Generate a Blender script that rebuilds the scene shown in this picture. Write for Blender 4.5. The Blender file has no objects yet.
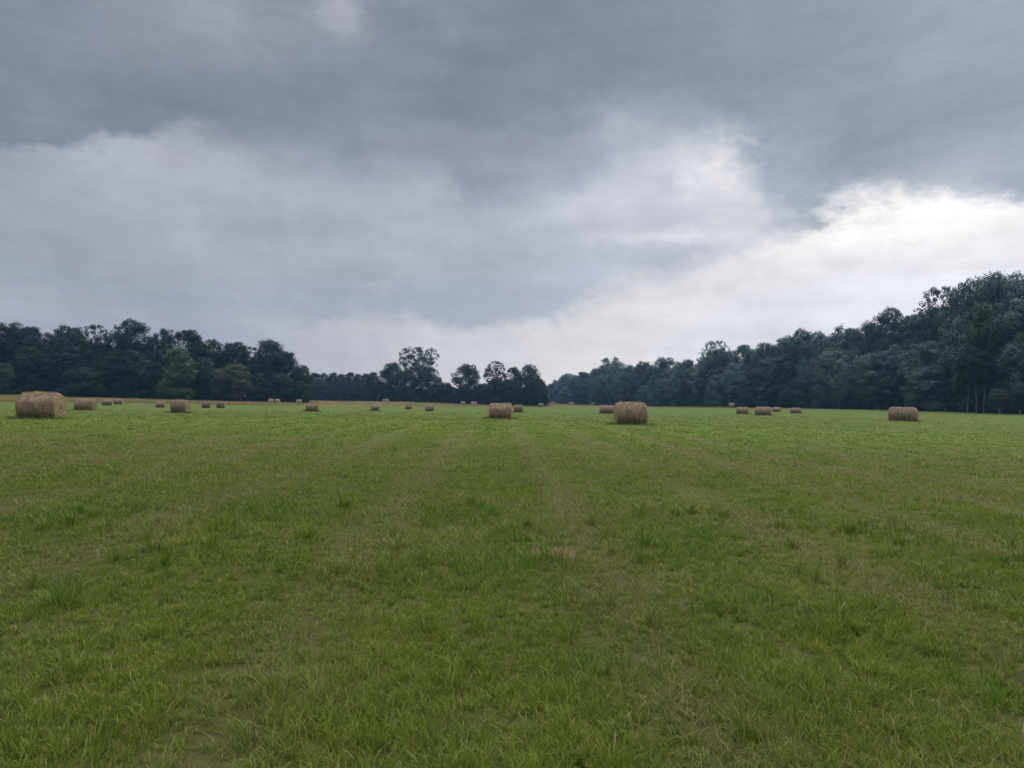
import bpy, math, random
import numpy as np
from mathutils import Matrix, Vector

random.seed(7)
RNG = np.random.default_rng(11)
scene = bpy.context.scene
COL = scene.collection
R_ = math.radians

# ------------------------------------------------------------------ camera frame
F, CX, CY, EYE = 770.0, 512.0, 384.0, 1.6
PITCH, ROLL = R_(1.0), R_(0.6)
_f = np.array([0, math.cos(PITCH), math.sin(PITCH)])
_r = np.array([1.0, 0, 0])
_u = np.cross(_r, _f)
CR = math.cos(ROLL) * _r + math.sin(ROLL) * _u
CU = math.cos(ROLL) * _u - math.sin(ROLL) * _r


def ray(px, py):
    d = _f * F + CR * (px - CX) + CU * (CY - py)
    return d / d[1]


# ------------------------------------------------------------------ terrain
TC = np.array([-1.9609, 0.2165, 3.0193, -0.9074, -2.4065, 0.2216, -0.9774, 2.1867])


def vnoise(x, y, s, seed=0):
    """smooth value noise 0..1"""
    x = np.asarray(x, float) / s + 1000.5 + seed * 17.3
    y = np.asarray(y, float) / s + 1000.5 + seed * 9.1
    xi, yi = np.floor(x).astype(np.int64), np.floor(y).astype(np.int64)
    fx, fy = x - xi, y - yi
    fx, fy = fx * fx * (3 - 2 * fx), fy * fy * (3 - 2 * fy)

    def h(a, b):
        n = (a * 374761393 + b * 668265263 + seed * 974634) & 0x7fffffff
        n = ((n ^ (n >> 13)) * 1274126177) & 0x7fffffff
        return ((n ^ (n >> 16)) & 0xffff) / 65535.0
    a = h(xi, yi) * (1 - fx) + h(xi + 1, yi) * fx
    b = h(xi, yi + 1) * (1 - fx) + h(xi + 1, yi + 1) * fx
    return a * (1 - fy) + b * fy


BUMPS = []      # (x, y, dz) undulations of the field where the bales stand


def terrain(x, y, fine=True):
    x = np.asarray(x, float)
    y = np.asarray(y, float)
    # past the field edge the land levels out
    pc = x / np.maximum(y, 1.0) * F + CX
    ym = np.interp(pc, [20, 130, 300, 340, 420, 500, 620, 720], [195, 200, 220, 235, 285, 292, 292, 285])
    k = np.where(y > ym, ym / np.maximum(y, 1.0), 1.0)
    x0, y0 = x, y
    x, y = x * k, y * k
    xc = np.clip(x, -150, 130) / 100
    yc = np.clip(y, -20, 292) / 100
    z = (TC[0] * xc + TC[1] * yc + TC[2] * xc * yc + TC[3] * yc ** 2 + TC[4] * xc ** 2 + TC[5] * yc ** 3
         + TC[6] * xc * yc ** 2 + TC[7] * xc ** 2 * yc)
    z = np.clip(z, -3, 3)
    x, y = x0, y0
    for bx, by, dz in BUMPS:
        z = z + dz * np.exp(-((x - bx) ** 2 + (y - by) ** 2) / (2 * 16.0 ** 2))
    if fine:
        z = z + 0.03 * (vnoise(x, y, 1.3, 3) - 0.5) + 0.05 * (vnoise(x, y, 5, 4) - 0.5)
    return z


def hit(px, py, y0=3.0, y1=420.0):
    d = ray(px, py)
    Y = np.linspace(y0, y1, 6000)
    zz = EYE + d[2] * Y
    t = terrain(d[0] * Y, Y, False)
    below = zz < t
    if not below.any():
        return None
    k = int(np.argmax(below))
    return float(d[0] * Y[k]), float(Y[k]), float(t[k])


# ------------------------------------------------------------------ mesh helpers
def np_mesh(name, verts, faces, mat, attrs=None, smooth=False):
    """faces: (n,4) or (n,3) int array, or a list of such arrays"""
    verts = np.asarray(verts, np.float32).reshape(-1, 3)
    if not isinstance(faces, list):
        faces = [faces]
    faces = [np.asarray(f, np.int32) for f in faces if len(f)]
    me = bpy.data.meshes.new(name)
    me.vertices.add(len(verts))
    me.vertices.foreach_set("co", verts.ravel())
    loops = np.concatenate([f.ravel() for f in faces])
    tot = np.concatenate([np.full(len(f), f.shape[1], np.int32) for f in faces])
    start = np.concatenate([[0], np.cumsum(tot)[:-1]]).astype(np.int32)
    me.loops.add(len(loops))
    me.loops.foreach_set("vertex_index", loops)
    me.polygons.add(len(tot))
    me.polygons.foreach_set("loop_start", start)
    me.polygons.foreach_set("loop_total", tot)
    if smooth:
        me.polygons.foreach_set("use_smooth", np.ones(len(tot), bool))
    me.update(calc_edges=True)
    for k, v in (attrs or {}).items():
        a = me.attributes.new(k, 'FLOAT', 'POINT')
        a.data.foreach_set("value", np.asarray(v, np.float32))
    if mat:
        me.materials.append(mat)
    return me


def link(name, me, parent=None):
    o = bpy.data.objects.new(name, me)
    COL.objects.link(o)
    if parent is not None:
        o.parent = parent
    return o


def tag(o, label, cat, group=None, kind=None):
    o["label"] = label
    if cat:
        o["category"] = cat
    if group:
        o["group"] = group
    if kind:
        o["kind"] = kind
    return o


def tube(path, radii, n=7):
    """tapered tube along path -> verts, quads"""
    path = np.asarray(path, float)
    V, Q = [], []
    for i, p in enumerate(path):
        d = path[min(i + 1, len(path) - 1)] - path[max(i - 1, 0)]
        d /= np.linalg.norm(d) + 1e-9
        a = np.cross(d, [0.3, 1, 0.2])
        a /= np.linalg.norm(a)
        b = np.cross(d, a)
        for k in range(n):
            t = 2 * math.pi * k / n
            V.append(p + radii[i] * (math.cos(t) * a + math.sin(t) * b))
    for i in range(len(path) - 1):
        for k in range(n):
            Q.append((i * n + k, i * n + (k + 1) % n, (i + 1) * n + (k + 1) % n, (i + 1) * n + k))
    return np.array(V), np.array(Q)


class MB:
    def __init__(s):
        s.v, s.f, s.n = [], [], 0

    def add(s, v, f):
        s.v.append(np.asarray(v, float))
        s.f.append(np.asarray(f, np.int32) + s.n)
        s.n += len(v)

    def mesh(s, name, mat, smooth=False):
        q = [f for f in s.f if f.shape[1] == 4]
        t = [f for f in s.f if f.shape[1] == 3]
        fs = ([np.concatenate(q)] if q else []) + ([np.concatenate(t)] if t else [])
        return np_mesh(name, np.concatenate(s.v), fs, mat, smooth=smooth)


# ------------------------------------------------------------------ node helpers
class NT:
    def __init__(s, tree):
        s.t = tree
        s.N = tree.nodes
        s.L = tree.links

    def new(s, typ, **kw):
        n = s.N.new(typ)
        for k, v in kw.items():
            setattr(n, k, v)
        return n

    def put(s, sock, v):
        if v is None:
            return
        if isinstance(v, bpy.types.NodeSocket):
            s.L.new(v, sock)
        elif hasattr(sock.default_value, '__len__') and isinstance(v, (tuple, list)) and len(v) == 3 and len(sock.default_value) == 4:
            sock.default_value = (*v, 1)
        else:
            sock.default_value = v

    def m(s, op, a, b=None, c=None, clamp=False):
        n = s.new('ShaderNodeMath', operation=op, use_clamp=clamp)
        s.put(n.inputs[0], a)
        s.put(n.inputs[1], b)
        s.put(n.inputs[2], c)
        return n.outputs[0]

    def ss(s, x, lo, hi):
        """smoothstep from lo to hi (works with lo > hi)"""
        n = s.new('ShaderNodeMapRange', interpolation_type='SMOOTHSTEP')
        s.put(n.inputs[0], x)
        if not isinstance(lo, bpy.types.NodeSocket) and not isinstance(hi, bpy.types.NodeSocket) and lo > hi:
            s.put(n.inputs[1], hi)
            s.put(n.inputs[2], lo)
            s.put(n.inputs[3], 1.0)
            s.put(n.inputs[4], 0.0)
        else:
            s.put(n.inputs[1], lo)
            s.put(n.inputs[2], hi)
        return n.outputs[0]

    def mix(s, f, a, b, blend='MIX'):
        n = s.new('ShaderNodeMix', data_type='RGBA', blend_type=blend)
        s.put(n.inputs[0], f)
        s.put(n.inputs[6], a)
        s.put(n.inputs[7], b)
        return n.outputs[2]

    def noise(s, vec, scale, detail=3.0, rough=0.5, dist=0.0):
        n = s.new('ShaderNodeTexNoise')
        s.put(n.inputs['Vector'], vec)
        n.inputs['Scale'].default_value = scale
        n.inputs['Detail'].default_value = detail
        n.inputs['Roughness'].default_value = rough
        n.inputs['Distortion'].default_value = dist
        return n

    def mapping(s, vec, scale=(1, 1, 1), loc=(0, 0, 0), rot=(0, 0, 0)):
        n = s.new('ShaderNodeMapping')
        s.put(n.inputs[0], vec)
        n.inputs[1].default_value = loc
        n.inputs[2].default_value = rot
        n.inputs[3].default_value = scale
        return n.outputs[0]

    def attr(s, name):
        return s.new('ShaderNodeAttribute', attribute_name=name).outputs['Fac']


def material(name):
    m = bpy.data.materials.new(name)
    m.use_nodes = True
    m.node_tree.nodes.clear()
    t = NT(m.node_tree)
    return m, t, t.new('ShaderNodeOutputMaterial')


def srgb(r, g, b):
    f = lambda c: (c / 255 / 12.92) if c / 255 <= 0.04045 else ((c / 255 + 0.055) / 1.055) ** 2.4
    return (f(r), f(g), f(b))


# ------------------------------------------------------------------ swath rows shared by ground and blades
SW_SP, SW_OFF, SW_SLOPE = 2.4, 1.05, 0.022


def grass_colour(t, pos, tint=None, straw=None, zone=None):
    """turf colour at a world position; used for the soil sheet and for the blades"""
    sep = t.new('ShaderNodeSeparateXYZ')
    t.put(sep.inputs[0], pos)
    x, y = sep.outputs[0], sep.outputs[1]
    big = t.noise(t.mapping(pos, (1, .6, 0)), 0.16, 3, .55).outputs[0]
    mid = t.noise(t.mapping(pos, (1, 1, 0)), 0.8, 4, .6).outputs[0]
    fine = t.noise(t.mapping(pos, (1, 1, 0)), 4.5, 4, .65).outputs[0]
    green = t.mix(t.ss(mid, .34, .68), GA, GB)
    green = t.mix(t.m('MULTIPLY', t.ss(big, .42, .68), .75), green, GC)
    green = t.mix(t.m('MULTIPLY', t.ss(fine, .52, .75), .45), green, GD)
    # dry swath rows left by the mower
    sx = t.m('ADD', x, t.m('MULTIPLY', y, SW_SLOPE))
    sx = t.m('ADD', sx, t.m('MULTIPLY', t.m('SUBTRACT', big, .5), 1.6))
    fr = t.m('FRACT', t.m('ADD', t.m('DIVIDE', t.m('SUBTRACT', sx, SW_OFF), SW_SP), 100.5))
    dd = t.m('MULTIPLY', t.m('ABSOLUTE', t.m('SUBTRACT', fr, .5)), SW_SP)
    dd = t.m('ADD', dd, t.m('MULTIPLY', t.m('SUBTRACT', mid, .5), 1.1))
    sw = t.m('MULTIPLY', t.ss(dd, .62, .05), t.ss(fine, .30, .62))
    dryn = t.noise(t.mapping(pos, (1, .35, 0), (31, 7, 0)), .45, 3, .6).outputs[0]
    sw = t.m('MULTIPLY', sw, t.m('MULTIPLY', t.ss(dryn, .32, .56), 1.0))
    extra = t.m('MULTIPLY', t.ss(dryn, .58, .74), .45)
    dry = t.m('MAXIMUM', sw, extra)
    return green, dry, x, y, fine


GA = (0.118, 0.188, 0.019)
GB = (0.154, 0.204, 0.023)
GC = (0.102, 0.182, 0.019)
GD = (0.174, 0.208, 0.036)
STRAW = (0.30, 0.24, 0.115)
SOIL = (0.105, 0.070, 0.040)


def mat_ground():
    m, t, out = material('turf_ground')
    pos = t.new('ShaderNodeNewGeometry').outputs['Position']
    green, dry, x, y, fine = grass_colour(t, pos)
    vor = t.noise(t.mapping(pos, (1, 1, 0)), 30, 3, .7).outputs[0]
    # distance from the viewer's corner of the field: far away only blade tips are seen, so thatch shows less
    c = t.mix(t.m('MULTIPLY', dry, .75), green, t.mix(fine, SOIL, STRAW))
    near = t.ss(y, 48, 12)
    c = t.mix(t.m('MULTIPLY', t.ss(vor, .5, .7), t.m('MULTIPLY', near, .8)), c, SOIL)
    c = t.mix(t.m('MULTIPLY', near, .82), c, t.mix(fine, (0.030, 0.030, 0.010), (0.052, 0.040, 0.020)))
    streak = t.noise(t.mapping(pos, (.25, .9, 0), (5, 3, 0)), .22, 4, .6).outputs[0]
    c = t.mix(t.m('MULTIPLY', t.ss(streak, .5, .72), .3), c, (0.150, 0.170, 0.040))
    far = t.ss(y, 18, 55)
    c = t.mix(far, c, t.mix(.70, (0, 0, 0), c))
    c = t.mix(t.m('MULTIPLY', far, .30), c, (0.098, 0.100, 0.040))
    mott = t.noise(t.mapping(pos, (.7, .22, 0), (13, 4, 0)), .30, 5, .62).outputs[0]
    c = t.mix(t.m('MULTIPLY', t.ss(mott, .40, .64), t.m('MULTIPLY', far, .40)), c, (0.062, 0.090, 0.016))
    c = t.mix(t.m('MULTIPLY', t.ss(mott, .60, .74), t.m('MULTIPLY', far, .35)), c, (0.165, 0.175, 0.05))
    clump = t.noise(t.mapping(pos, (1, .5, 0), (3, 9, 0)), 2.2, 5, .7).outputs[0]
    c = t.mix(t.m('MULTIPLY', t.ss(clump, .50, .70), .45), c, (0.045, 0.075, 0.012))
    # bare reddish spot
    dx = t.m('SUBTRACT', x, .47)
    dy = t.m('MULTIPLY', t.m('SUBTRACT', y, 7.9), .75)
    rr = t.m('SQRT', t.m('ADD', t.m('MULTIPLY', dx, dx), t.m('MULTIPLY', dy, dy)))
    rr = t.m('ADD', rr, t.m('MULTIPLY', t.m('SUBTRACT', vor, .5), .55))
    c = t.mix(t.m('MULTIPLY', t.ss(rr, .34, .14), .8), c, t.mix(vor, (0.085, 0.055, 0.035), (0.20, 0.12, 0.075)))
    z1 = t.attr('dry_zone')
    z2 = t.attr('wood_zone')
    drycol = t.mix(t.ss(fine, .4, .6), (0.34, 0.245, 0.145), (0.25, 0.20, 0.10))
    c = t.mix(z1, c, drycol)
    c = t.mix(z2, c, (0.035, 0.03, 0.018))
    b = t.new('ShaderNodeBsdfPrincipled')
    t.put(b.inputs['Base Color'], c)
    b.inputs['Roughness'].default_value = 1.0
    b.inputs['Specular IOR Level'].default_value = 0.1
    bmp = t.new('ShaderNodeBump')
    bmp.inputs['Strength'].default_value = .6
    bmp.inputs['Distance'].default_value = .05
    t.put(bmp.inputs['Height'], t.m('ADD', vor, fine))
    t.put(b.inputs['Normal'], bmp.outputs[0])
    t.L.new(b.outputs[0], out.inputs[0])
    return m


def mat_blades():
    m, t, out = material('grass_blade')
    pos = t.new('ShaderNodeNewGeometry').outputs['Position']
    green, dry, x, y, fine = grass_colour(t, pos)
    tint = t.attr('tint')
    straw = t.attr('straw')
    c = t.mix(t.m('MULTIPLY', dry, .62), green, (0.225, 0.195, 0.075))
    c = t.mix(t.m('MULTIPLY', t.ss(tint, .50, .92), .8), c, (0.245, 0.285, 0.050))
    c = t.mix(t.m('MULTIPLY', t.ss(tint, .40, .0), .65), c, (0.034, 0.092, 0.013))
    c = t.mix(straw, c, STRAW)
    d = t.new('ShaderNodeBsdfPrincipled')
    t.put(d.inputs['Base Color'], c)
    d.inputs['Roughness'].default_value = .5
    d.inputs['Specular IOR Level'].default_value = .2
    tr = t.new('ShaderNodeBsdfTranslucent')
    t.put(tr.inputs[0], c)
    mx = t.new('ShaderNodeMixShader')
    mx.inputs[0].default_value = .35
    t.L.new(d.outputs[0], mx.inputs[1])
    t.L.new(tr.outputs[0], mx.inputs[2])
    t.L.new(mx.outputs[0], out.inputs[0])
    return m


def mat_leaf(name, dark, light, yellow):
    m, t, out = material(name)
    g = t.new('ShaderNodeNewGeometry')
    oi = t.new('ShaderNodeObjectInfo')
    tc = t.new('ShaderNodeTexCoord').outputs['Object']
    n1 = t.noise(tc, .35, 3, .6).outputs[0]
    c = t.mix(t.ss(n1, .35, .68), dark, light)
    c = t.mix(t.m('MULTIPLY', g.outputs['Random Per Island'], .28), c, yellow)
    hs = t.new('ShaderNodeHueSaturation')
    t.put(hs.inputs['Hue'], t.m('ADD', .455, t.m('MULTIPLY', oi.outputs['Random'], .075)))
    t.put(hs.inputs['Saturation'], t.m('ADD', .75, t.m('MULTIPLY', oi.outputs['Random'], .35)))
    r2 = t.m('FRACT', t.m('MULTIPLY', oi.outputs['Random'], 7.31))
    t.put(hs.inputs['Value'], t.m('ADD', .6, t.m('MULTIPLY', r2, .85)))
    t.put(hs.inputs['Color'], c)
    d = t.new('ShaderNodeBsdfPrincipled')
    t.put(d.inputs['Base Color'], hs.outputs[0])
    d.inputs['Roughness'].default_value = .65
    d.inputs['Specular IOR Level'].default_value = .12
    tr = t.new('ShaderNodeBsdfTranslucent')
    t.put(tr.inputs[0], hs.outputs[0])
    mx = t.new('ShaderNodeMixShader')
    mx.inputs[0].default_value = .14
    t.L.new(d.outputs[0], mx.inputs[1])
    t.L.new(tr.outputs[0], mx.inputs[2])
    t.L.new(mx.outputs[0], out.inputs[0])
    return m


def mat_bark(name, a, b):
    m, t, out = material(name)
    tc = t.new('ShaderNodeTexCoord').outputs['Object']
    n = t.noise(t.mapping(tc, (4, 4, .7)), 2, 4, .6).outputs[0]
    d = t.new('ShaderNodeBsdfPrincipled')
    t.put(d.inputs['Base Color'], t.mix(t.ss(n, .35, .65), a, b))
    d.inputs['Roughness'].default_value = .9
    t.L.new(d.outputs[0], out.inputs[0])
    return m


def mat_hay(name, end=False, pale=0.0):
    m, t, out = material(name)
    tc = t.new('ShaderNodeTexCoord').outputs['Object']
    oi = t.new('ShaderNodeObjectInfo').outputs['Random']
    if end:
        sep = t.new('ShaderNodeSeparateXYZ')
        t.put(sep.inputs[0], tc)
        yy, zz = sep.outputs[1], sep.outputs[2]
        r = t.m('SQRT', t.m('ADD', t.m('MULTIPLY', yy, yy), t.m('MULTIPLY', zz, zz)))
        ang = t.m('DIVIDE', t.m('ARCTAN2', yy, zz), 2 * math.pi)
        wob = t.noise(tc, 5, 3, .6).outputs[0]
        sp = t.m('FRACT', t.m('ADD', t.m('ADD', t.m('MULTIPLY', r, 13), ang), t.m('MULTIPLY', wob, .9)))
        ring = t.ss(t.m('ABSOLUTE', t.m('SUBTRACT', sp, .5)), .12, .45)
        n2 = t.noise(tc, 22, 4, .7).outputs[0]
        c = t.mix(ring, (0.33, 0.24, 0.14), (0.17, 0.115, 0.07))
        c = t.mix(t.ss(n2, .45, .7), c, (0.42, 0.33, 0.20))
        hgt = t.m('ADD', ring, n2)
    else:
        n1 = t.noise(t.mapping(tc, (9, 1.6, 1.6)), 1.6, 4, .65, .4).outputs[0]
        n2 = t.noise(t.mapping(tc, (30, 7, 7)), 1.5, 4, .7).outputs[0]
        n3 = t.noise(tc, 2.2, 3, .6).outputs[0]
        c = t.mix(t.ss(n1, .36, .66), (0.125, 0.084, 0.056), (0.24, 0.175, 0.115))
        c = t.mix(t.m('MULTIPLY', t.ss(n2, .5, .7), .6), c, (0.34, 0.255, 0.165))
        c = t.mix(t.m('MULTIPLY', t.ss(n3, .5, .7), .5), c, (0.16, 0.125, 0.10))
        hgt = t.m('ADD', n1, n2)
    hs = t.new('ShaderNodeHueSaturation')
    t.put(hs.inputs['Value'], t.m('ADD', .92 + pale, t.m('MULTIPLY', oi, .34)))
    hs.inputs['Saturation'].default_value = 1 - .3 * pale
    t.put(hs.inputs['Color'], c)
    d = t.new('ShaderNodeBsdfPrincipled')
    t.put(d.inputs['Base Color'], hs.outputs[0])
    d.inputs['Roughness'].default_value = .95
    d.inputs['Specular IOR Level'].default_value = .15
    bmp = t.new('ShaderNodeBump')
    bmp.inputs['Strength'].default_value = .8
    bmp.inputs['Distance'].default_value = .03
    t.put(bmp.inputs['Height'], hgt)
    t.put(d.inputs['Normal'], bmp.outputs[0])
    t.L.new(d.outputs[0], out.inputs[0])
    return m


def mat_plain(name, a, b, scale=8):
    m, t, out = material(name)
    tc = t.new('ShaderNodeTexCoord').outputs['Object']
    n = t.noise(tc, scale, 4, .6).outputs[0]
    d = t.new('ShaderNodeBsdfPrincipled')
    t.put(d.inputs['Base Color'], t.mix(t.ss(n, .35, .65), a, b))
    d.inputs['Roughness'].default_value = .9
    t.L.new(d.outputs[0], out.inputs[0])
    return m


M_GROUND = mat_ground()
M_BLADE = mat_blades()
M_LEAF = mat_leaf('leaf_dark_green', (0.009, 0.020, 0.019), (0.020, 0.038, 0.031), (0.030, 0.046, 0.027))
M_LEAF_HAZED = mat_leaf('leaf_painted_haze', (0.050, 0.084, 0.086), (0.074, 0.112, 0.106), (0.078, 0.112, 0.096))  # hazy glow over the right wood, painted in as paler, bluer leaves
M_LEAF_PALE = mat_leaf('leaf_fresh_green', (0.030, 0.055, 0.028), (0.060, 0.094, 0.042), (0.085, 0.112, 0.042))
M_BARK = mat_bark('bark', (0.045, 0.036, 0.028), (0.085, 0.07, 0.055))
M_BARK_PALE = mat_bark('pale_bark', (0.05, 0.048, 0.047), (0.095, 0.09, 0.085))
M_HAY = mat_hay('hay_wrapped_side')
M_HAY_END = mat_hay('hay_end', True)
M_HAY_PALE = mat_hay('bleached_hay_side', False, .32)
M_STRAW = mat_plain('loose_straw', (0.36, 0.29, 0.10), (0.52, 0.44, 0.18))
M_POST = mat_plain('weathered_wood', (0.13, 0.12, 0.11), (0.22, 0.21, 0.19))

# ------------------------------------------------------------------ bales: where they stand
# image box of each bale (used only to work out where in the field it stands and how big it is)
BALES = [
    # x0, x1, ytop, ybot, turn (deg, + shows its right end), label
    (17, 65.5, 391, 419.3, 27, "largest round bale, near the left wood, loose yellow straw on top, spiral end showing"),
    (74, 97, 397.7, 410.7, 24, "medium hay bale just right of the largest bale with the straw on top"),
    (102, 112.5, 398.5, 405.5, 8, "left one of the close pair of small bales beyond the second bale from left"),
    (113.5, 124, 398.3, 404.2, 20, "right one of the close pair of small bales beyond the second bale from left"),
    (155.5, 165, 400.8, 407.5, 6, "small hay bale immediately left of the medium bale standing before the yellow-green tree"),
    (170, 190.5, 398.7, 413, 22, "medium hay bale with pale right end before the tall yellow-green tree"),
    (201.5, 211, 401, 408, 10, "small hay bale, left one of the pair in front of the fresh green leaning tree"),
    (216, 226, 401, 408, 14, "small hay bale, right one of the pair in front of the fresh green leaning tree"),
    (305, 319, 402.6, 411.8, 8, "squat hay bale alone before the low distant wood, left of the green bush"),
    (370.5, 380, 403.5, 411, 5, "small hay bale under the pale leaning bare sapling"),
    (405, 412, 404.5, 409, 0, "tiny hay bale just right of the bale under the leaning sapling"),
    (425, 434, 404.5, 411.2, 0, "small hay bale in front of the dense tree right of the sparse tall crown"),
    (488.5, 512.4, 401.7, 419, 4, "big tan hay bale near the field's middle, a smaller bale behind its right side"),
    (513, 524, 404, 412.5, 10, "smaller hay bale standing just behind the right side of the big middle bale"),
    (599.3, 615.5, 404.8, 413.8, 3, "hay bale half hidden behind the left end of the big bale right of centre"),
    (612.5, 648, 400.7, 425, -11, "big hay bale right of centre showing its left end, closest to the viewer"),
    (736, 749, 406.4, 414.2, 8, "first bale from the left of the row of four in front of the right wood"),
    (755, 771.5, 406, 415.5, 5, "biggest bale of the row of four in front of the right wood"),
    (772, 781, 406.7, 411.8, 5, "small pale bale peeping out behind the biggest of the row of four"),
    (790, 801, 407.5, 413.5, 4, "last bale on the right of the row of four in front of the right wood"),
    (889, 917, 406.5, 421.5, 6, "sagging wide grey-brown hay bale standing alone at the far right"),
]
for b in BALES:     # first guess from size, then let the field undulate a little towards it
    h = b[3] - b[2]
    if h < 6.2:
        continue
    Yb = 1.38 * F / h
    d = ray((b[0] + b[1]) / 2, b[3])
    dz = (EYE + d[2] * Yb) - float(terrain(d[0] * Yb, Yb, False))
    BUMPS.append((d[0] * Yb, Yb, float(np.clip(dz, -.35, .35) * .6)))
BUMPS = [(x, y, dz) for x, y, dz in BUMPS]

# ------------------------------------------------------------------ wood edges (distance of the treeline for a viewing column)


def edge_y(px):
    if px < 308:
        return float(np.interp(px, [-200, 20, 130, 300], [175, 185, 192, 210]))
    if px < 362:
        return 325.0
    if px < 546:
        return float(np.interp(px, [362, 440, 546], [292, 288, 284]))
    return 107.0 / ((px - 512) / 770 + .193)


STRIP_PX = [-120, 0, 130, 300, 440, 620, 700, 735]
STRIP_PY = [400.6, 401.7, 403.2, 405.9, 406.5, 406.6, 407.2, 407.5]


def strip_y(px):
    if px > 735:
        return edge_y(px) + 5
    h = hit(px, float(np.interp(px, STRIP_PX, STRIP_PY)), 60, 380)
    return (h[1] if h else edge_y(px) - 20)


_pxs = np.arange(-400, 1500, 6.0)
EDGE_T = np.array([(p - 512) / F for p in _pxs])
EDGE_Y = np.array([edge_y(p) for p in _pxs])
STRIP_Y = np.array([min(strip_y(p), edge_y(p) - (6 if p < 735 else -5)) for p in _pxs])
STRIP_Y = np.convolve(np.pad(STRIP_Y, 2, mode='edge'), np.ones(5) / 5, mode='valid')

# ------------------------------------------------------------------ ground sheet


def axis(n, far, near):
    s = np.linspace(-1, 1, n)
    k = math.asinh(far / near)
    return near * np.sinh(s * k)


gx = axis(330, 800, 5)
gy = np.concatenate([-axis(120, 800, 8)[:60:-1] * 1.0, [0]]) if False else None
s = np.linspace(0, 1, 330)
gy = 6 * np.sinh(s * math.asinh(860 / 6)) - 60 * (1 - s) ** 8
gy[0] = -250
X, Y = np.meshgrid(gx, gy)
Zg = terrain(X, Y)
T = X / np.maximum(Y, .5)
ey = np.interp(T, EDGE_T, EDGE_Y)
sy = np.interp(T, EDGE_T, STRIP_Y)
wob = 6 * (vnoise(X, Y, 9, 8) - .5)
dryz = np.clip((Y - sy + wob) / 4, 0, 1)
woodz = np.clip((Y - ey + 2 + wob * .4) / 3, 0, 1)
ny, nx = X.shape
idx = np.arange(ny * nx).reshape(ny, nx)
quads = np.stack([idx[:-1, :-1], idx[:-1, 1:], idx[1:, 1:], idx[1:, :-1]], -1).reshape(-1, 4)
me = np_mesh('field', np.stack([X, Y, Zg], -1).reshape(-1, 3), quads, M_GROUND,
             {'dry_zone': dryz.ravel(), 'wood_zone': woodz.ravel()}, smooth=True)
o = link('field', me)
o['kind'] = 'structure'

# ------------------------------------------------------------------ grass


def blades(x, y, h, w, lean, tint, straw, la=None, seg=2):
    """curved tapering blades as strips of seg quads"""
    n = len(x)
    z = terrain(x, y)
    yaw = RNG.uniform(0, 2 * math.pi, n)
    if la is None:
        la = RNG.uniform(0, 2 * math.pi, n)
    sx, sy_ = np.cos(yaw) * w / 2, np.sin(yaw) * w / 2
    lx, ly = np.cos(la) * lean * h, np.sin(la) * lean * h
    hz = h * np.sqrt(np.maximum(1 - np.minimum(lean, .97) ** 2, .05))
    m = 2 * (seg + 1)
    V = np.empty((n, m, 3), np.float32)
    for k in range(seg + 1):
        f = k / seg
        wd = 1 - .12 * f if k < seg else .12
        bx, by = x + lx * f ** 1.9, y + ly * f ** 1.9
        bz = z - .015 + hz * (1 - (1 - f) ** 1.5) + .015 * (k > 0)
        V[:, 2 * k] = np.stack([bx - sx * wd, by - sy_ * wd, bz], -1)
        V[:, 2 * k + 1] = np.stack([bx + sx * wd, by + sy_ * wd, bz], -1)
    b = np.arange(n, dtype=np.int32)[:, None] * m
    Q = np.concatenate([b + 2 * k + np.array([0, 1, 3, 2]) for k in range(seg)])
    return V.reshape(-1, 3), Q, np.repeat(tint, m), np.repeat(straw, m)


def swath(x, y):
    sx = x + SW_SLOPE * y
    fr = ((sx - SW_OFF) / SW_SP + 100.5) % 1.0
    d = np.abs(fr - .5) * SW_SP
    return np.clip((.5 - d - .5 * (vnoise(x, y, 1.5, 2) - .5)) / .45, 0, 1)


def scatter(r0, r1, n, half=R_(43)):
    r = np.sqrt(RNG.uniform(r0 * r0, r1 * r1, n))
    a = RNG.uniform(-half, half, n)
    return r * np.sin(a), r * np.cos(a), r


Vs, Qs, Ts, Ss, off = [], [], [], [], 0


def put_blades(*a, **k):
    global off
    v, q, t_, s_ = blades(*a, **k)
    Vs.append(v); Qs.append(q + off); Ts.append(t_); Ss.append(s_)
    off += len(v)


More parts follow.
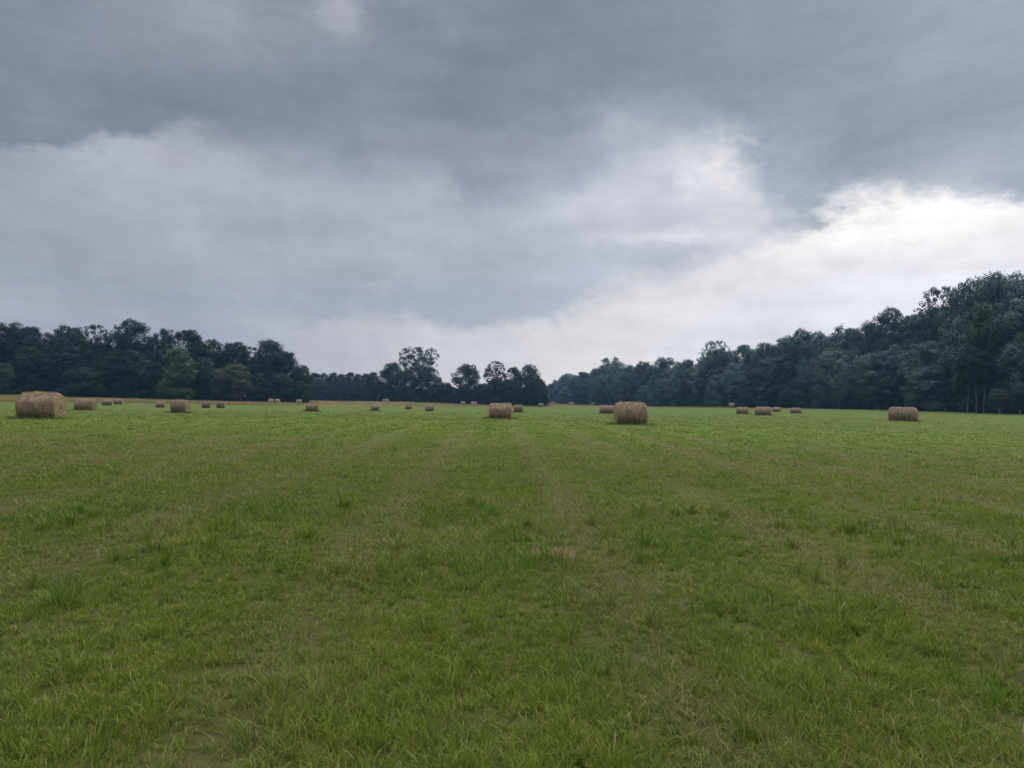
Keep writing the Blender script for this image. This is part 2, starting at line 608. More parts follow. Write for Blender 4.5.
# tufts: blades fanning out of a common crown, thinning out with distance
def tufts(r0, r1, nb, seg):
    rr = np.linspace(r0, r1, 4000)
    dens = 720 * np.where(rr < 5, 1, (5 / rr) ** 2.0) * np.clip((170 - rr) / 150, 0, 1) ** 1.6     # tufts per square metre
    cdf = np.concatenate([[0], np.cumsum((dens * rr)[:-1] * np.diff(rr))])
    n = int(cdf[-1] * 2 * R_(47))
    r = np.interp(RNG.random(n) * cdf[-1], cdf, rr)
    a = RNG.uniform(-R_(47), R_(47), n)
    x, y = r * np.sin(a), r * np.cos(a)
    sw = swath(x, y)
    lush = vnoise(x, y, 1.4, 5) * .5 + vnoise(x, y, .45, 6) * .5
    thin = vnoise(x, y, .33, 12) * .6 + vnoise(x, y, 1.7, 13) * .4
    bare = np.exp(-(((x - .47) / .24) ** 2 + ((y - 7.9) / .34) ** 2) ** 2)
    gap = np.clip((vnoise(x, y, .26, 41) * .5 + vnoise(x, y, .11, 42) * .5 - .62) / .10, 0, 1) * np.clip((14 - r) / 8, 0, 1)
    keep = (RNG.random(n) < .58 + .9 * thin) & (RNG.random(n) > .42 * sw) & (RNG.random(n) > .85 * gap) & (RNG.random(n) > bare * 1.2)
    x, y, r, sw, lush = x[keep], y[keep], r[keep], sw[keep], lush[keep]
    n = len(x)
    g = np.maximum(1, r / 5.0)
    ht = (.034 + .085 * lush ** 1.7) * RNG.uniform(.7, 1.3, n) * (1 - .3 * sw)
    tt = np.clip(RNG.normal(.52, .27, n) + .35 * (vnoise(x, y, .8, 15) - .5), 0, 1)
    bx, by, br = np.repeat(x, nb), np.repeat(y, nb), np.repeat(r, nb)
    bg = np.repeat(g, nb)
    m = len(bx)
    a = RNG.uniform(0, 2 * math.pi, m)
    rad = np.abs(RNG.normal(0, .022, m)) * bg ** .75
    px_, py_ = bx + np.cos(a) * rad, by + np.sin(a) * rad
    h = np.repeat(ht, nb) * RNG.uniform(.5, 1.35, m)
    w_ = RNG.uniform(.0020, .0052, m) * bg ** .92
    lean = np.clip(RNG.beta(2.2, 1.8, m) * 1.05 + np.clip((br - 6) / 30, 0, .55) * RNG.random(m), .05, .985)
    tint = np.clip(np.repeat(tt, nb) + RNG.normal(0, .13, m) + np.clip((br - 10) / 60, 0, .10), 0, 1)
    dead = (RNG.random(m) < .045 + .10 * np.repeat(sw, nb)) * RNG.uniform(.35, .9, m)
    put_blades(px_, py_, h, w_, lean, tint, dead, la=a + RNG.normal(0, .6, m), seg=seg)


tufts(1.2, 9, 14, 3)
tufts(9, 26, 12, 2)
tufts(26, 170, 10, 2)
# cut stalks and thatch lying over the stubble
for r0, r1, per in ((1.6, 6, 820), (6, 12, 400), (12, 26, 110)):
    n = int(R_(43) * (r1 * r1 - r0 * r0) * per)
    x, y, r = scatter(r0, r1, n)
    pn = vnoise(x, y, .9, 31) * .6 + vnoise(x, y, 2.5, 32) * .4
    keep = RNG.random(n) < np.clip(.10 + 2.6 * (pn - .47) + .75 * swath(x, y), .05, 1)
    x, y, r = x[keep], y[keep], r[keep]
    n = len(x)
    put_blades(x, y, RNG.uniform(.06, .17, n), RNG.uniform(.0016, .0034, n) * np.maximum(1, r / 5) ** .8, RNG.uniform(.62, .985, n),
               RNG.uniform(.2, .8, n), RNG.uniform(.45, 1, n), seg=3)
# a few taller coarse tufts
for _ in range(120):
    r = math.sqrt(random.uniform(2.8 ** 2, 11 ** 2))
    a = random.uniform(-R_(42), R_(42))
    n = random.randint(20, 60)
    aa = RNG.uniform(0, 2 * math.pi, n)
    rr = np.abs(RNG.normal(0, .06, n))
    put_blades(r * math.sin(a) + rr * np.cos(aa), r * math.cos(a) + rr * np.sin(aa), RNG.uniform(.10, .20, n), RNG.uniform(.004, .008, n) * max(1, r / 5) ** .8,
               RNG.uniform(.2, .9, n), np.clip(RNG.normal(.35, .18, n), 0, 1), (RNG.random(n) < .05) * .8, la=aa, seg=3)
me = np_mesh('grass', np.concatenate(Vs), np.concatenate(Qs), M_BLADE, {'tint': np.concatenate(Ts), 'straw': np.concatenate(Ss)})
o = link('grass', me)
tag(o, "short green regrown meadow grass with dry straw wisps over the field", "grass", None, 'stuff')

# tall dry grass along the far margin
n = 100000
px = RNG.uniform(-160, 735, n)
t_ = (px - 512) / F
ya = np.interp(t_, EDGE_T, STRIP_Y)
yb = np.minimum(np.interp(t_, EDGE_T, EDGE_Y), ya + 90)
y = ya + (yb - ya) * RNG.random(n) ** 1.1
x = t_ * y
h = RNG.uniform(.25, .62, n) * np.interp(px, [-160, 440, 735], [1.15, .9, .6])
v, q, tt, ss_ = blades(x, y, h, RNG.uniform(.04, .09, n), RNG.uniform(.1, .7, n), RNG.uniform(.2, .9, n),
                       np.clip(RNG.normal(.88, .2, n) - np.interp(px, [440, 735], [0, .35]), 0, 1))
o = link('dry_grass', np_mesh('dry_grass', v, q, M_BLADE, {'tint': tt, 'straw': ss_}))
tag(o, "uncut tan dry grass along the foot of the far woods", "dry grass", None, 'stuff')

# ------------------------------------------------------------------ hay bales


def bale_meshes(seed, rnd=.13):
    """unit bale: axis X, length 1 (-.5...5), radius .5; returns side mesh and two end meshes"""
    rg = np.random.default_rng(seed)
    na, nl = 64, 26
    xs = np.linspace(-.5, .5, nl)
    a = np.linspace(0, 2 * math.pi, na, endpoint=False)
    prof = 1 - rnd * np.clip((np.abs(xs) - .36) / .14, 0, 1) ** 2.4 + .012 * rg.normal() * xs
    ringn = 1 + .012 * rg.normal(size=nl)
    Rr = np.empty((nl, na))
    lob = sum(rg.normal() * .016 * np.cos(k * a + rg.uniform(0, 6)) for k in (2, 3, 5, 7))
    for i in range(nl):
        Rr[i] = .5 * prof[i] * ringn[i] * (1 + lob + .012 * np.convolve(rg.normal(size=na), np.ones(3) / 3, mode='same'))
    V = np.empty((nl, na, 3))
    V[..., 0] = xs[:, None] + .006 * rg.normal(size=(nl, na)) * (np.abs(xs)[:, None] < .49)
    V[..., 1] = Rr * np.sin(a)[None]
    V[..., 2] = Rr * np.cos(a)[None]
    zz = V[..., 2]
    V[..., 2] = np.where(zz < -.43, -.43 - (-.43 - zz) * .35, zz)      # settled on the ground
    V[..., 1] *= 1 + .05 * np.clip(-V[..., 2] / .5, 0, 1)
    mb = MB()
    idx = np.arange(nl * na).reshape(nl, na)
    q = np.stack([idx[:-1], np.roll(idx[:-1], -1, 1), np.roll(idx[1:], -1, 1), idx[1:]], -1).reshape(-1, 4)
    mb.add(V.reshape(-1, 3), q)
    # loose stalks standing off the wrapped surface
    n = 2600
    i = rg.integers(1, nl - 1, n)
    k = rg.integers(0, na, n)
    P = V[i, k]
    ang = a[k]
    N = np.stack([np.zeros(n), np.sin(ang), np.cos(ang)], -1)
    Tn = np.stack([rg.normal(0, .5, n), np.cos(ang), -np.sin(ang)], -1)
    Tn /= np.linalg.norm(Tn, axis=1)[:, None]
    L = rg.uniform(.03, .10, n)[:, None]
    S = np.cross(N, Tn)
    S *= .0045 / (np.linalg.norm(S, axis=1)[:, None] + 1e-9)
    tip = P + (Tn * rg.choice([-1, 1], n)[:, None] * .9 + N * rg.uniform(.05, .55, n)[:, None]) * L
    W = np.stack([P - S, P + S, tip + S * .5, tip - S * .5], 1).reshape(-1, 3)
    mb.add(W, np.arange(n * 4).reshape(-1, 4))
    side = mb.mesh('wrapped_side', M_HAY, smooth=True)
    ends = []
    for sgn, row in ((-1, 0), (1, nl - 1)):
        nr = 12
        mb = MB()
        rim = V[row]
        vv = [np.array([[sgn * .5 + sgn * .015, 0, 0]])]
        for j in range(1, nr + 1):
            f = j / nr
            ring = rim * np.array([0, f, f]) + np.array([sgn * .5, 0, 0])
            ring[:, 0] += sgn * (.018 * math.cos(f * 1.5) + .006 * np.sin(f * 55 + a) + .004 * rg.normal(size=na)) * (f < 1)
            vv.append(ring)
        vv = np.concatenate(vv)
        tri = np.stack([np.zeros(na, int), 1 + np.arange(na), 1 + (np.arange(na) + 1) % na], -1)
        quad = []
        for j in range(nr - 1):
            A = 1 + j * na
            k_ = np.arange(na)
            quad.append(np.stack([A + k_, A + (k_ + 1) % na, A + na + (k_ + 1) % na, A + na + k_], -1))
        mb.add(vv, tri)
        mb.f.append(np.concatenate(quad).astype(np.int32))
        ends.append(mb.mesh('end_face', M_HAY_END, smooth=True))
    return side, ends


BALE_PROTO = [bale_meshes(s_) for s_ in (3, 5, 9, 14)]
SAG_PROTO = bale_meshes(33, .30)
FAR_PROTO = bale_meshes(21)
FAR_PROTO[0].materials[0] = M_HAY_PALE


def straw_tuft():
    rg = np.random.default_rng(77)
    n = 420
    x = rg.normal(-.12, .13, n)
    y = rg.normal(.0, .13, n)
    z = .5 - .45 * y ** 2 - .01
    P = np.stack([x, y, z], -1)
    D = rg.normal(size=(n, 3)) * [1, 1, .35] + [0, 0, .35]
    D /= np.linalg.norm(D, axis=1)[:, None]
    S = np.cross(D, rg.normal(size=(n, 3)))
    S *= .006 / np.linalg.norm(S, axis=1)[:, None]
    tip = P + D * rg.uniform(.04, .11, n)[:, None]
    W = np.stack([P - S, P + S, tip + S * .4, tip - S * .4], 1).reshape(-1, 3)
    return np_mesh('loose_straw', W, np.arange(4 * n).reshape(-1, 4), M_STRAW)


def add_bale(k, loc, D, L, yaw, label, group="round hay bales across the mown field"):
    side, ends = BALE_PROTO[k % len(BALE_PROTO)] if k >= 0 else FAR_PROTO
    if k == 20:
        side, ends = SAG_PROTO
    sag = random.uniform(0, .05)
    sy_b, sz_b = 1 + sag, 1 - sag * .5
    r = bpy.data.objects.new('hay_bale', None)
    COL.objects.link(r)
    r.location = loc
    r.rotation_euler = (0, 0, yaw)
    r.empty_display_size = .5
    tag(r, label, 'hay bale', group)
    for nm, me in (('wrapped_side', side), ('end_face', ends[0]), ('end_face', ends[1])):
        c = link(nm, me, r)
        c.scale = (L, D * sy_b, D * sz_b)
        c.location = (0, 0, .455 * D * sz_b)
    return r


BALE_XY = []
for k, (x0, x1, yt, ybt, turn, label) in enumerate(BALES):
    cx = (x0 + x1) / 2
    h = hit(cx, ybt, 25)
    wx, wy, wz = h
    Dp = ybt - yt
    th = R_(abs(turn))
    D = Dp * wy / F * 1.02
    Lp = max((x1 - x0) - Dp * math.sin(th) * 1.12 - .6, 2) / math.cos(th)
    L = Lp * wy / F
    view = math.atan2(wx, wy)
    yaw = -view + R_(-turn)
    wy2 = wy + D * .45
    wx2 = wx / wy * wy2
    zz = float(terrain(wx2, wy2))
    b = add_bale(k, (wx2, wy2, zz - .05), D, L, yaw, label)
    BALE_XY.append((wx2, wy2, D))
    if k == 0:
        c = link('loose_straw', straw_tuft(), b)
        c['kind'] = 'stuff'
        c.scale = (L, D, D)
        c.location = (0, 0, .455 * D)
# pale bales lying far off in the dry margin
FAR_BALES = [
    (271, 6.5, "left one of two pale far bales under the left wood's right end"),
    (277.5, 5.5, "right one of two pale far bales under the left wood's right end"),
    (299, 7, "pale far bale just up-left of the squat bale before the distant wood"),
    (385.5, 8, "pale far bale in the dry grass right of the leaning bare sapling"),
    (463, 5.5, "pale far bale in the dry margin under the lollipop-shaped tree"),
    (474, 8, "pale far bale in the dry margin, left of the big middle bale"),
    (541, 6, "first pale far bale right of the smaller bale behind the middle bale"),
    (553, 6, "second pale far bale right of the smaller bale behind the middle bale"),
    (571.5, 7, "pale far bale in the dry margin beneath the gap left of the two-peaked tree"),
    (593, 6.5, "pale far bale in the dry margin left of the half hidden bale"),
    (732, 6.5, "pale far bale at the foot of the right wood, left of the row of four"),
]
for k, (cx, wp, label) in enumerate(FAR_BALES):
    t0 = (cx - 512) / F
    yy = float(np.interp(t0, EDGE_T, EDGE_Y)) - 6
    yy = min(yy, float(np.interp(t0, EDGE_T, STRIP_Y)) + 70)
    if cx > 700:
        yy = float(np.interp(t0, EDGE_T, EDGE_Y)) - 8
    d = ray(cx, 404)
    wx, wy = d[0] * yy, yy
    add_bale(-1, (wx, wy, float(terrain(wx, wy)) + .1), 1.3, .75 * wp * yy / F, -math.atan2(wx, wy) + R_(random.uniform(-15, 15)), label,
             "pale round bales far off in the dry margin")

# shed hay on the grass round the nearer bales
LX, LY = [], []
for bx_, by_, bd in BALE_XY:
    if by_ < 130:
        n = int(520 * min(1, 60 / by_))
        LX.append(bx_ + RNG.normal(0, .85 * bd, n)); LY.append(by_ + RNG.normal(0, .75 * bd, n))
LX, LY = np.concatenate(LX), np.concatenate(LY)
n = len(LX)
v, q, tt, ss_ = blades(LX, LY, RNG.uniform(.08, .22, n), RNG.uniform(.008, .016, n) * np.maximum(1, LY / 50), RNG.uniform(.6, .97, n), RNG.uniform(.2, .8, n), RNG.uniform(.4, .95, n))
o = link('shed_hay', np_mesh('shed_hay', v, q, M_BLADE, {'tint': tt, 'straw': ss_}))
tag(o, "loose shed hay lying on the grass round the bales", "hay", None, 'stuff')

# grass left standing round the bale bottoms
GX, GY = [], []
for bx_, by_, bd in BALE_XY:
    if by_ < 150:
        n = int(700 * min(1, 60 / by_))
        GX.append(bx_ + RNG.uniform(-1.0, 1.0, n) * bd)
        GY.append(by_ + bd * np.where(RNG.random(n) < .75, -.28 - np.abs(RNG.normal(0, .16, n)), RNG.uniform(-.4, .6, n)))
GX, GY = np.concatenate(GX), np.concatenate(GY)
n = len(GX)
v, q, tt, ss_ = blades(GX, GY, RNG.uniform(.08, .24, n), RNG.uniform(.014, .03, n) * np.maximum(1, GY / 50), RNG.uniform(.1, .8, n), np.clip(RNG.normal(.4, .2, n), 0, 1), (RNG.random(n) < .12) * .7)
o = link('grass', np_mesh('grass', v, q, M_BLADE, {'tint': tt, 'straw': ss_}))
tag(o, "longer grass left standing round the bottoms of the bales", "grass", None, 'stuff')

# ------------------------------------------------------------------ trees


def leaf_quads(P, N, size, rg):
    n = len(P)
    N = N + rg.normal(0, .34, (n, 3))
    N /= np.linalg.norm(N, axis=1)[:, None] + 1e-9
    A = np.cross(N, rg.normal(size=(n, 3)))
    A /= np.linalg.norm(A, axis=1)[:, None] + 1e-9
    B = np.cross(N, A)
    s = size[:, None] * .5
    asp = rg.uniform(.5, .9, n)[:, None]
    j = lambda: rg.uniform(.75, 1.25, n)[:, None]
    V = np.stack([P + A * s * j(), P + B * s * asp * j() + N * s * .15, P - A * s * j(), P - B * s * asp * j() - N * s * .12], 1)
    return V.reshape(-1, 3), np.arange(4 * n).reshape(-1, 4)


def make_tree(seed, H=18.0, Wd=12.0, base=.22, prof='round', lobes=30, per=420, leaf=.42, gap=0.0, lean=0.0, pale=False, bark=None, lobe_r=(.12, .2), trunk_r=.32):
    """returns (trunk mesh, crown mesh). Base at origin, height H."""
    rg = np.random.default_rng(seed)
    zb = base * H

    def env(f):      # relative radius at crown fraction f 0..1
        if prof == 'round':
            return math.sqrt(max(0, 1 - ((f - .45) / .58) ** 2))
        if prof == 'tall':
            return (1 - abs(f - .35) ** 1.8 * 1.9) if f < .9 else .35
        if prof == 'vase':
            return .35 + .65 * math.sqrt(max(0, 1 - ((f - .7) / .7) ** 2)) if f < .97 else .3
        if prof == 'skirt':
            return math.sqrt(max(0, 1 - (max(f - .12, 0) / .9) ** 2.2))
        if prof == 'narrow':
            return max(.35, (1 - f ** 4) * (.55 + .45 * min(1, f * 5)))
        return 1
    C, RR = [], []
    tries = 0
    while len(C) < lobes and tries < 6000:
        tries += 1
        f = rg.uniform(0.02, 1.0) ** .9
        rad = env(f) * Wd / 2
        lr = (lobe_r[0] + (lobe_r[1] - lobe_r[0]) * rg.random() ** 1.6) * Wd * (1.0 if f < .8 else .75)
        rho = max(0, rad - lr * .75) * (rg.random() ** .38)
        an = rg.uniform(0, 2 * math.pi)
        z = zb + f * (H - zb)
        z = min(z, H - lr * .75)
        z = max(z, lr * .75)
        c = np.array([rho * math.cos(an), rho * math.sin(an), z])
        mind = min([np.linalg.norm((c - d) * [1, 1, 1.15]) / (lr + e) for d, e in zip(C, RR)], default=9)
        if mind < .42 + gap:
            continue
        C.append(c)
        RR.append(lr)
    C.append(np.array([rg.normal(0, .06) * Wd, rg.normal(0, .06) * Wd, H - RR[-1] * .6]))
    RR.append(lobe_r[0] * Wd * .75)
    Vs, Qs, Ns, off = [], [], [], 0
    mid_ = np.array([0, 0, zb + .4 * (H - zb)])
    for c, lr in zip(C, RR):
        n = int(per * (lr / (np.mean(lobe_r) * Wd)) ** 2)
        dv = rg.normal(size=(n, 3))
        dv /= np.linalg.norm(dv, axis=1)[:, None]
        dv[:, 2] = np.where((dv[:, 2] < -.45) & (rg.random(n) < .4), -dv[:, 2], dv[:, 2])
        # each lobe is itself knobbly
        k = rg.normal(size=(7, 3))
        k /= np.linalg.norm(k, axis=1)[:, None]
        knob = .88 + .42 * np.max(np.clip(dv @ k.T, 0, 1) ** 5, axis=1)
        r = lr * knob * np.where(rg.random(n) < .2, rg.uniform(1.0, 1.35, n), rg.uniform(.70, 1.05, n))
        sq = np.array([1.03, 1.03, .95])
        P = c + dv * r[:, None] * sq
        for fq, am in ((1.1, .30), (2.3, .16)):
            ph = rg.uniform(0, 6.28, 3)
            P = P + am * np.sin(P[:, [1, 2, 0]] * fq + ph)
        P[:, 2] = np.maximum(P[:, 2], .15)
        v, q = leaf_quads(P, dv + [0, 0, .25], rg.uniform(.6, 1.35, n) * leaf, rg)
        out_ = (c - mid_) / (np.linalg.norm(c - mid_) + 1e-6)
        nn = dv * .8 + out_ * .35 + rg.normal(0, .15, (n, 3)) + [0, 0, .12]
        nn /= np.linalg.norm(nn, axis=1)[:, None]
        Ns.append(np.repeat(nn, 4, 0))
        Vs.append(v); Qs.append(q + off); off += len(v)
    V = np.concatenate(Vs)
    NRM = np.concatenate(Ns)
    V[:, 0] += lean * V[:, 2]
    V[:, 2] *= H / V[:, 2].max()
    crown = np_mesh('crown', V, np.concatenate(Qs), M_LEAF_PALE if pale else M_LEAF, smooth=True)
    crown.normals_split_custom_set_from_vertices(NRM.astype(np.float32).tolist())
    mb = MB()
    zt = H * .8
    path = [np.array([lean * z + rg.normal(0, .12) * (z > 1), rg.normal(0, .12) * (z > 1), z]) for z in np.linspace(-.4, zt, 8)]
    mb.add(*tube(path, np.interp(np.linspace(0, 1, 8), [0, .08, .5, 1], [trunk_r * 1.35, trunk_r, trunk_r * .65, trunk_r * .15]), 8))
    order = rg.permutation(len(C) - 1)[:(70 if len(C) > 150 else 14)]
    for i in order:
        c = C[i] + [lean * C[i][2], 0, 0]
        z0 = max(.12 * H, min(zt * .9, c[2] - .35 * math.hypot(c[0], c[1]) - rg.uniform(.5, 2)))
        p0 = np.array([lean * z0, 0, z0])
        midp = (p0 + c) / 2 + [0, 0, -.08 * np.linalg.norm(c - p0)]
        r0 = trunk_r * (.42 if len(C) < 150 else .22)
        mb.add(*tube([p0, midp, c], [r0, r0 * .65, r0 * .25], 5))
    trunk = mb.mesh('trunk', bark or M_BARK, smooth=True)
    return trunk, crown, H, Wd


DENSE = dict(lobes=74, lobe_r=(.055, .175), per=560, leaf=.29)
SKIRT = dict(prof='skirt', base=0, lobes=80, lobe_r=(.055, .18), per=520, leaf=.28, trunk_r=.25)
OPEN = dict(lobes=330, lobe_r=(.026, .06), per=50, leaf=.33, gap=.0)
P = {
    'round_a': make_tree(1, **DENSE), 'round_b': make_tree(2, H=17, Wd=13, **DENSE), 'round_c': make_tree(3, H=19, Wd=11, base=.18, **DENSE),
    'round_d': make_tree(4, H=20, Wd=13, base=.15, **DENSE), 'round_e': make_tree(5, H=19, Wd=12, base=.2, **{**DENSE, 'lobe_r': (.06, .13), 'lobes': 95, 'per': 340}),
    'vase_a': make_tree(6, H=19, Wd=13, base=.25, prof='vase', lobes=80, lobe_r=(.06, .125), per=340, leaf=.29),
    'sparse_a': make_tree(7, H=21, Wd=14, base=.38, prof='vase', **OPEN),
    'sparse_b': make_tree(8, H=20, Wd=13, base=.3, prof='round', **{**OPEN, 'lobes': 330, 'lobe_r': (.028, .06), 'gap': .0, 'per': 46}),
    'skirt_a': make_tree(9, H=14, Wd=12, **SKIRT), 'skirt_b': make_tree(10, H=15, Wd=11, **SKIRT), 'skirt_c': make_tree(15, H=16, Wd=12, **SKIRT),
    'pale_skirt': make_tree(11, H=14, Wd=11, pale=True, **SKIRT),
    'pale_column': make_tree(12, H=15, Wd=8, base=.02, prof='skirt', lobes=60, pale=True, trunk_r=.22, lobe_r=(.12, .2), per=260, leaf=.34),
    'pale_lean': make_tree(13, H=13, Wd=11, base=.08, prof='round', pale=True, trunk_r=.22, **DENSE),
    'lollipop': make_tree(14, H=17, Wd=12.5, base=.42, prof='round', lobes=60, lobe_r=(.065, .14), per=400, leaf=.29),
    'narrow_a': make_tree(16, H=19, Wd=8, base=.2, prof='narrow', lobes=46, lobe_r=(.12, .2), per=260, leaf=.36),
    'narrow_b': make_tree(17, H=19, Wd=8.5, base=.2, prof='narrow', lobes=46, lobe_r=(.12, .2), per=260, leaf=.36),
    'slim': make_tree(18, H=16, Wd=7, base=.5, prof='round', lobes=24, bark=M_BARK_PALE, trunk_r=.24),
    'sapling': make_tree(19, H=5, Wd=3.2, base=.5, prof='vase', lobes=14, per=70, leaf=.28, pale=True, bark=M_BARK_PALE, trunk_r=.08, lobe_r=(.13, .2)),
    'bush': make_tree(20, H=3, Wd=3.6, base=0, prof='skirt', lobes=16, per=120, leaf=.25, pale=True, trunk_r=.06, lobe_r=(.18, .26)),
}


def plant_tree(kind, px, Yd, top, half, label, group=None, name='tree', cat='tree', yaw=None, wide=0.0):
    """stand a tree in column px at distance Yd so tall that its top reaches image row top"""
    tr, cr, H, Wd = P[kind]
    d = ray(px, top)
    x, y = d[0] * Yd, Yd
    z = float(terrain(x, y))
    h = EYE + d[2] * Yd - z
    r = bpy.data.objects.new(name, None)
    COL.objects.link(r)
    r.location = (x, y, z - .05)
    r.rotation_euler = (0, 0, random.uniform(0, 6.28) if yaw is None else yaw)
    sw = max(2 * half * Yd / F, wide * h) / Wd if half else h / H
    for nm, me in (('trunk', tr), ('crown', cr)):
        c = link(nm, me, r)
        c.scale = (sw, sw, h / H)
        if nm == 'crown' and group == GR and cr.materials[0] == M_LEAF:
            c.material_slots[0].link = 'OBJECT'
            c.material_slots[0].material = M_LEAF_HAZED  # right wood crowns get the leaf colour with haze painted in
    tag(r, label, cat, group)
    return r


GL, GM, GR = "trees of the left wood", "trees along the middle of the far margin", "trees of the right wood"
ROUND = ['round_a', 'round_b', 'round_c', 'round_d', 'round_e']
# skyline of the left wood
for px, top, half, kind, lab in [
    (-34, 322, 30, 'round_b', None),
    (5, 320, 26, 'round_a', "broad dark tree at the far left end of the left wood's skyline"),
    (28, 325, 20, 'round_c', "dark tree behind the largest hay bale, second skyline crown from the far left"),
    (49, 331, 17, 'vase_a', "lower dark crown in the dip of the left skyline, above the largest bale's right end"),
    (72, 324, 22, 'round_b', "broad rounded dark tree right of the dip in the left skyline"),
    (96, 323.5, 16, 'sparse_b', "open-topped dark tree with sky showing through, left of the tallest left crown"),
    (131, 317.5, 21, 'round_a', "tallest rounded crown of the left wood"),
    (166, 327, 14, 'vase_a', "knobbly crown just right of the gap beside the tallest left crown"),
    (189, 328, 20, 'round_c', "broad dark tree above and right of the yellow-green column tree"),
    (211, 337.5, 15, 'round_e', "narrow dark crown in the falling skyline right of the yellow-green column tree"),
    (233, 340, 19, 'round_b', "dark round tree standing behind the fresh green leaning tree"),
    (252, 346, 13, 'sparse_b', "small open crown with a bright hole of sky beneath, left of the last tall crown"),
    (270, 337.5, 21, 'skirt_c', "last tall domed tree at the right end of the left wood"),
    (287, 350, 17, 'skirt_a', "dark tree stepping down on the right shoulder of the left wood"),
    (302, 364, 12, 'skirt_b', "lowest dark tree at the very right tip of the left wood"),
]:
    plant_tree(kind, px, edge_y(px) + random.uniform(9, 16), top, half * 1.12, lab or "broad dark tree just beyond the left end of the wood", GL)
# front of the left wood
for px, top, half, kind, lab in [
    (4, 362, 17, 'pale_skirt', "low rounded fresh green tree in front of the left wood's far left end"),
    (85, 366, 25, 'skirt_a', "broad low dark green tree behind the second bale from the left"),
    (177, 346, 20, 'pale_column', "tall yellow-green column tree in the front of the left wood"),
    (232, 362, 22, 'pale_lean', "fresh green tree with drooping boughs in front of the left wood"),
]:
    plant_tree(kind, px, edge_y(px) + random.uniform(1, 3), top, half, lab, GL)
for px, top, half in [(-20, 352, 24), (30, 344, 24), (56, 352, 20), (110, 350, 22), (136, 348, 22), (155, 360, 16), (204, 356, 18), (258, 372, 16), (282, 372, 15), (300, 380, 11), (312, 386, 9), (70, 345, 20), (122, 366, 18), (194, 372, 15), (-55, 340, 26)]:
    plant_tree(random.choice(['skirt_a', 'skirt_b', 'skirt_c']), px, edge_y(px) + random.uniform(4, 7), top, half,
               "dark leafy tree low in the solid face of the left wood", GL)
for px in list(range(-60, 244, 17)) + [264, 280, 297]:
    top = float(np.interp(px, [-60, 130, 200, 250, 310], [345, 340, 350, 362, 382]))
    plant_tree(random.choice(ROUND + ['skirt_c']), px + random.uniform(-4, 4), edge_y(px) + random.uniform(18, 30), top + random.uniform(-3, 4), 19,
               "dark tree deep inside the left wood", GL)

# low distant wood in the gap
for px, top in [(306, 374), (315, 372), (324, 372.5), (333, 371.5), (341, 373), (350, 371.8), (358, 372.5), (367, 373)]:
    plant_tree(random.choice(ROUND + ['skirt_c', 'skirt_a']), px, 332 + random.uniform(0, 12), top + random.uniform(-.4, .4), 9,
               "distant tree of the low even wood seen between the left wood and the middle trees", "distant trees in the low gap")
for px in range(304, 372, 9):
    plant_tree(random.choice(['skirt_b', 'skirt_a']), px, 327 + random.uniform(0, 3), 381 + random.uniform(-2, 3), 8,
               "distant low tree at the foot of the even wood in the gap", "distant low trees in the gap")
# middle trees
for px, Yd, top, half, kind, lab in [
    (373, 300, 371, 11, 'skirt_a', "low dark tree at the left start of the middle tree group"),
    (392, 294, 361, 17, 'skirt_c', "smooth dark domed tree left of the sparse tall crown"),
    (381, 288, 380, 12, 'skirt_b', "low dark tree behind the pale leaning sapling"),
    (419, 304, 346, 21, 'sparse_a', "tall sparse see-through tree rising above the middle group"),
    (428, 290, 365, 18, 'skirt_c', "dense dark tree in front and right of the sparse tall tree"),
    (407, 292, 368, 14, 'skirt_a', "dense dark tree below the left side of the sparse tall crown"),
    (446, 296, 382, 11, 'skirt_b', "low dark tree filling the notch left of the lollipop-shaped tree"),
    (466, 292, 363, 16, 'lollipop', "lollipop-shaped tree with round crown and sky on both sides"),
    (465, 286, 384, 14, 'skirt_a', "low dark tree under the lollipop-shaped crown"),
    (480, 290, 383, 10, 'skirt_b', "low dark tree in the gap right of the lollipop-shaped tree"),
    (496, 294, 360.5, 14, 'sparse_b', "open ragged crown with sky holes behind the big middle bale"),
    (497, 287, 377, 15, 'skirt_a', "dense dark tree below the open ragged crown behind the middle bale"),
    (514, 290, 366, 11, 'round_c', "dark tree joining the open ragged crown and the last middle tree"),
    (530, 286, 363.5, 15, 'skirt_b', "last wide dark tree on the right of the middle group"),
    (541, 292, 378, 8, 'skirt_a', "small dark tree at the right foot of the middle group"),
    (514, 283, 382, 14, 'skirt_c', "low dark tree right behind the smaller bale at the middle bale"),
]:
    plant_tree(kind, px, Yd, top, half, lab, GM)
for px in range(376, 540, 15):
    plant_tree(random.choice(['skirt_b', 'skirt_a', 'skirt_c']), px, 300 + random.uniform(0, 12), 386 + random.uniform(-3, 2), 12,
               "low dark tree at the back of the middle group", "low back trees of the middle group")
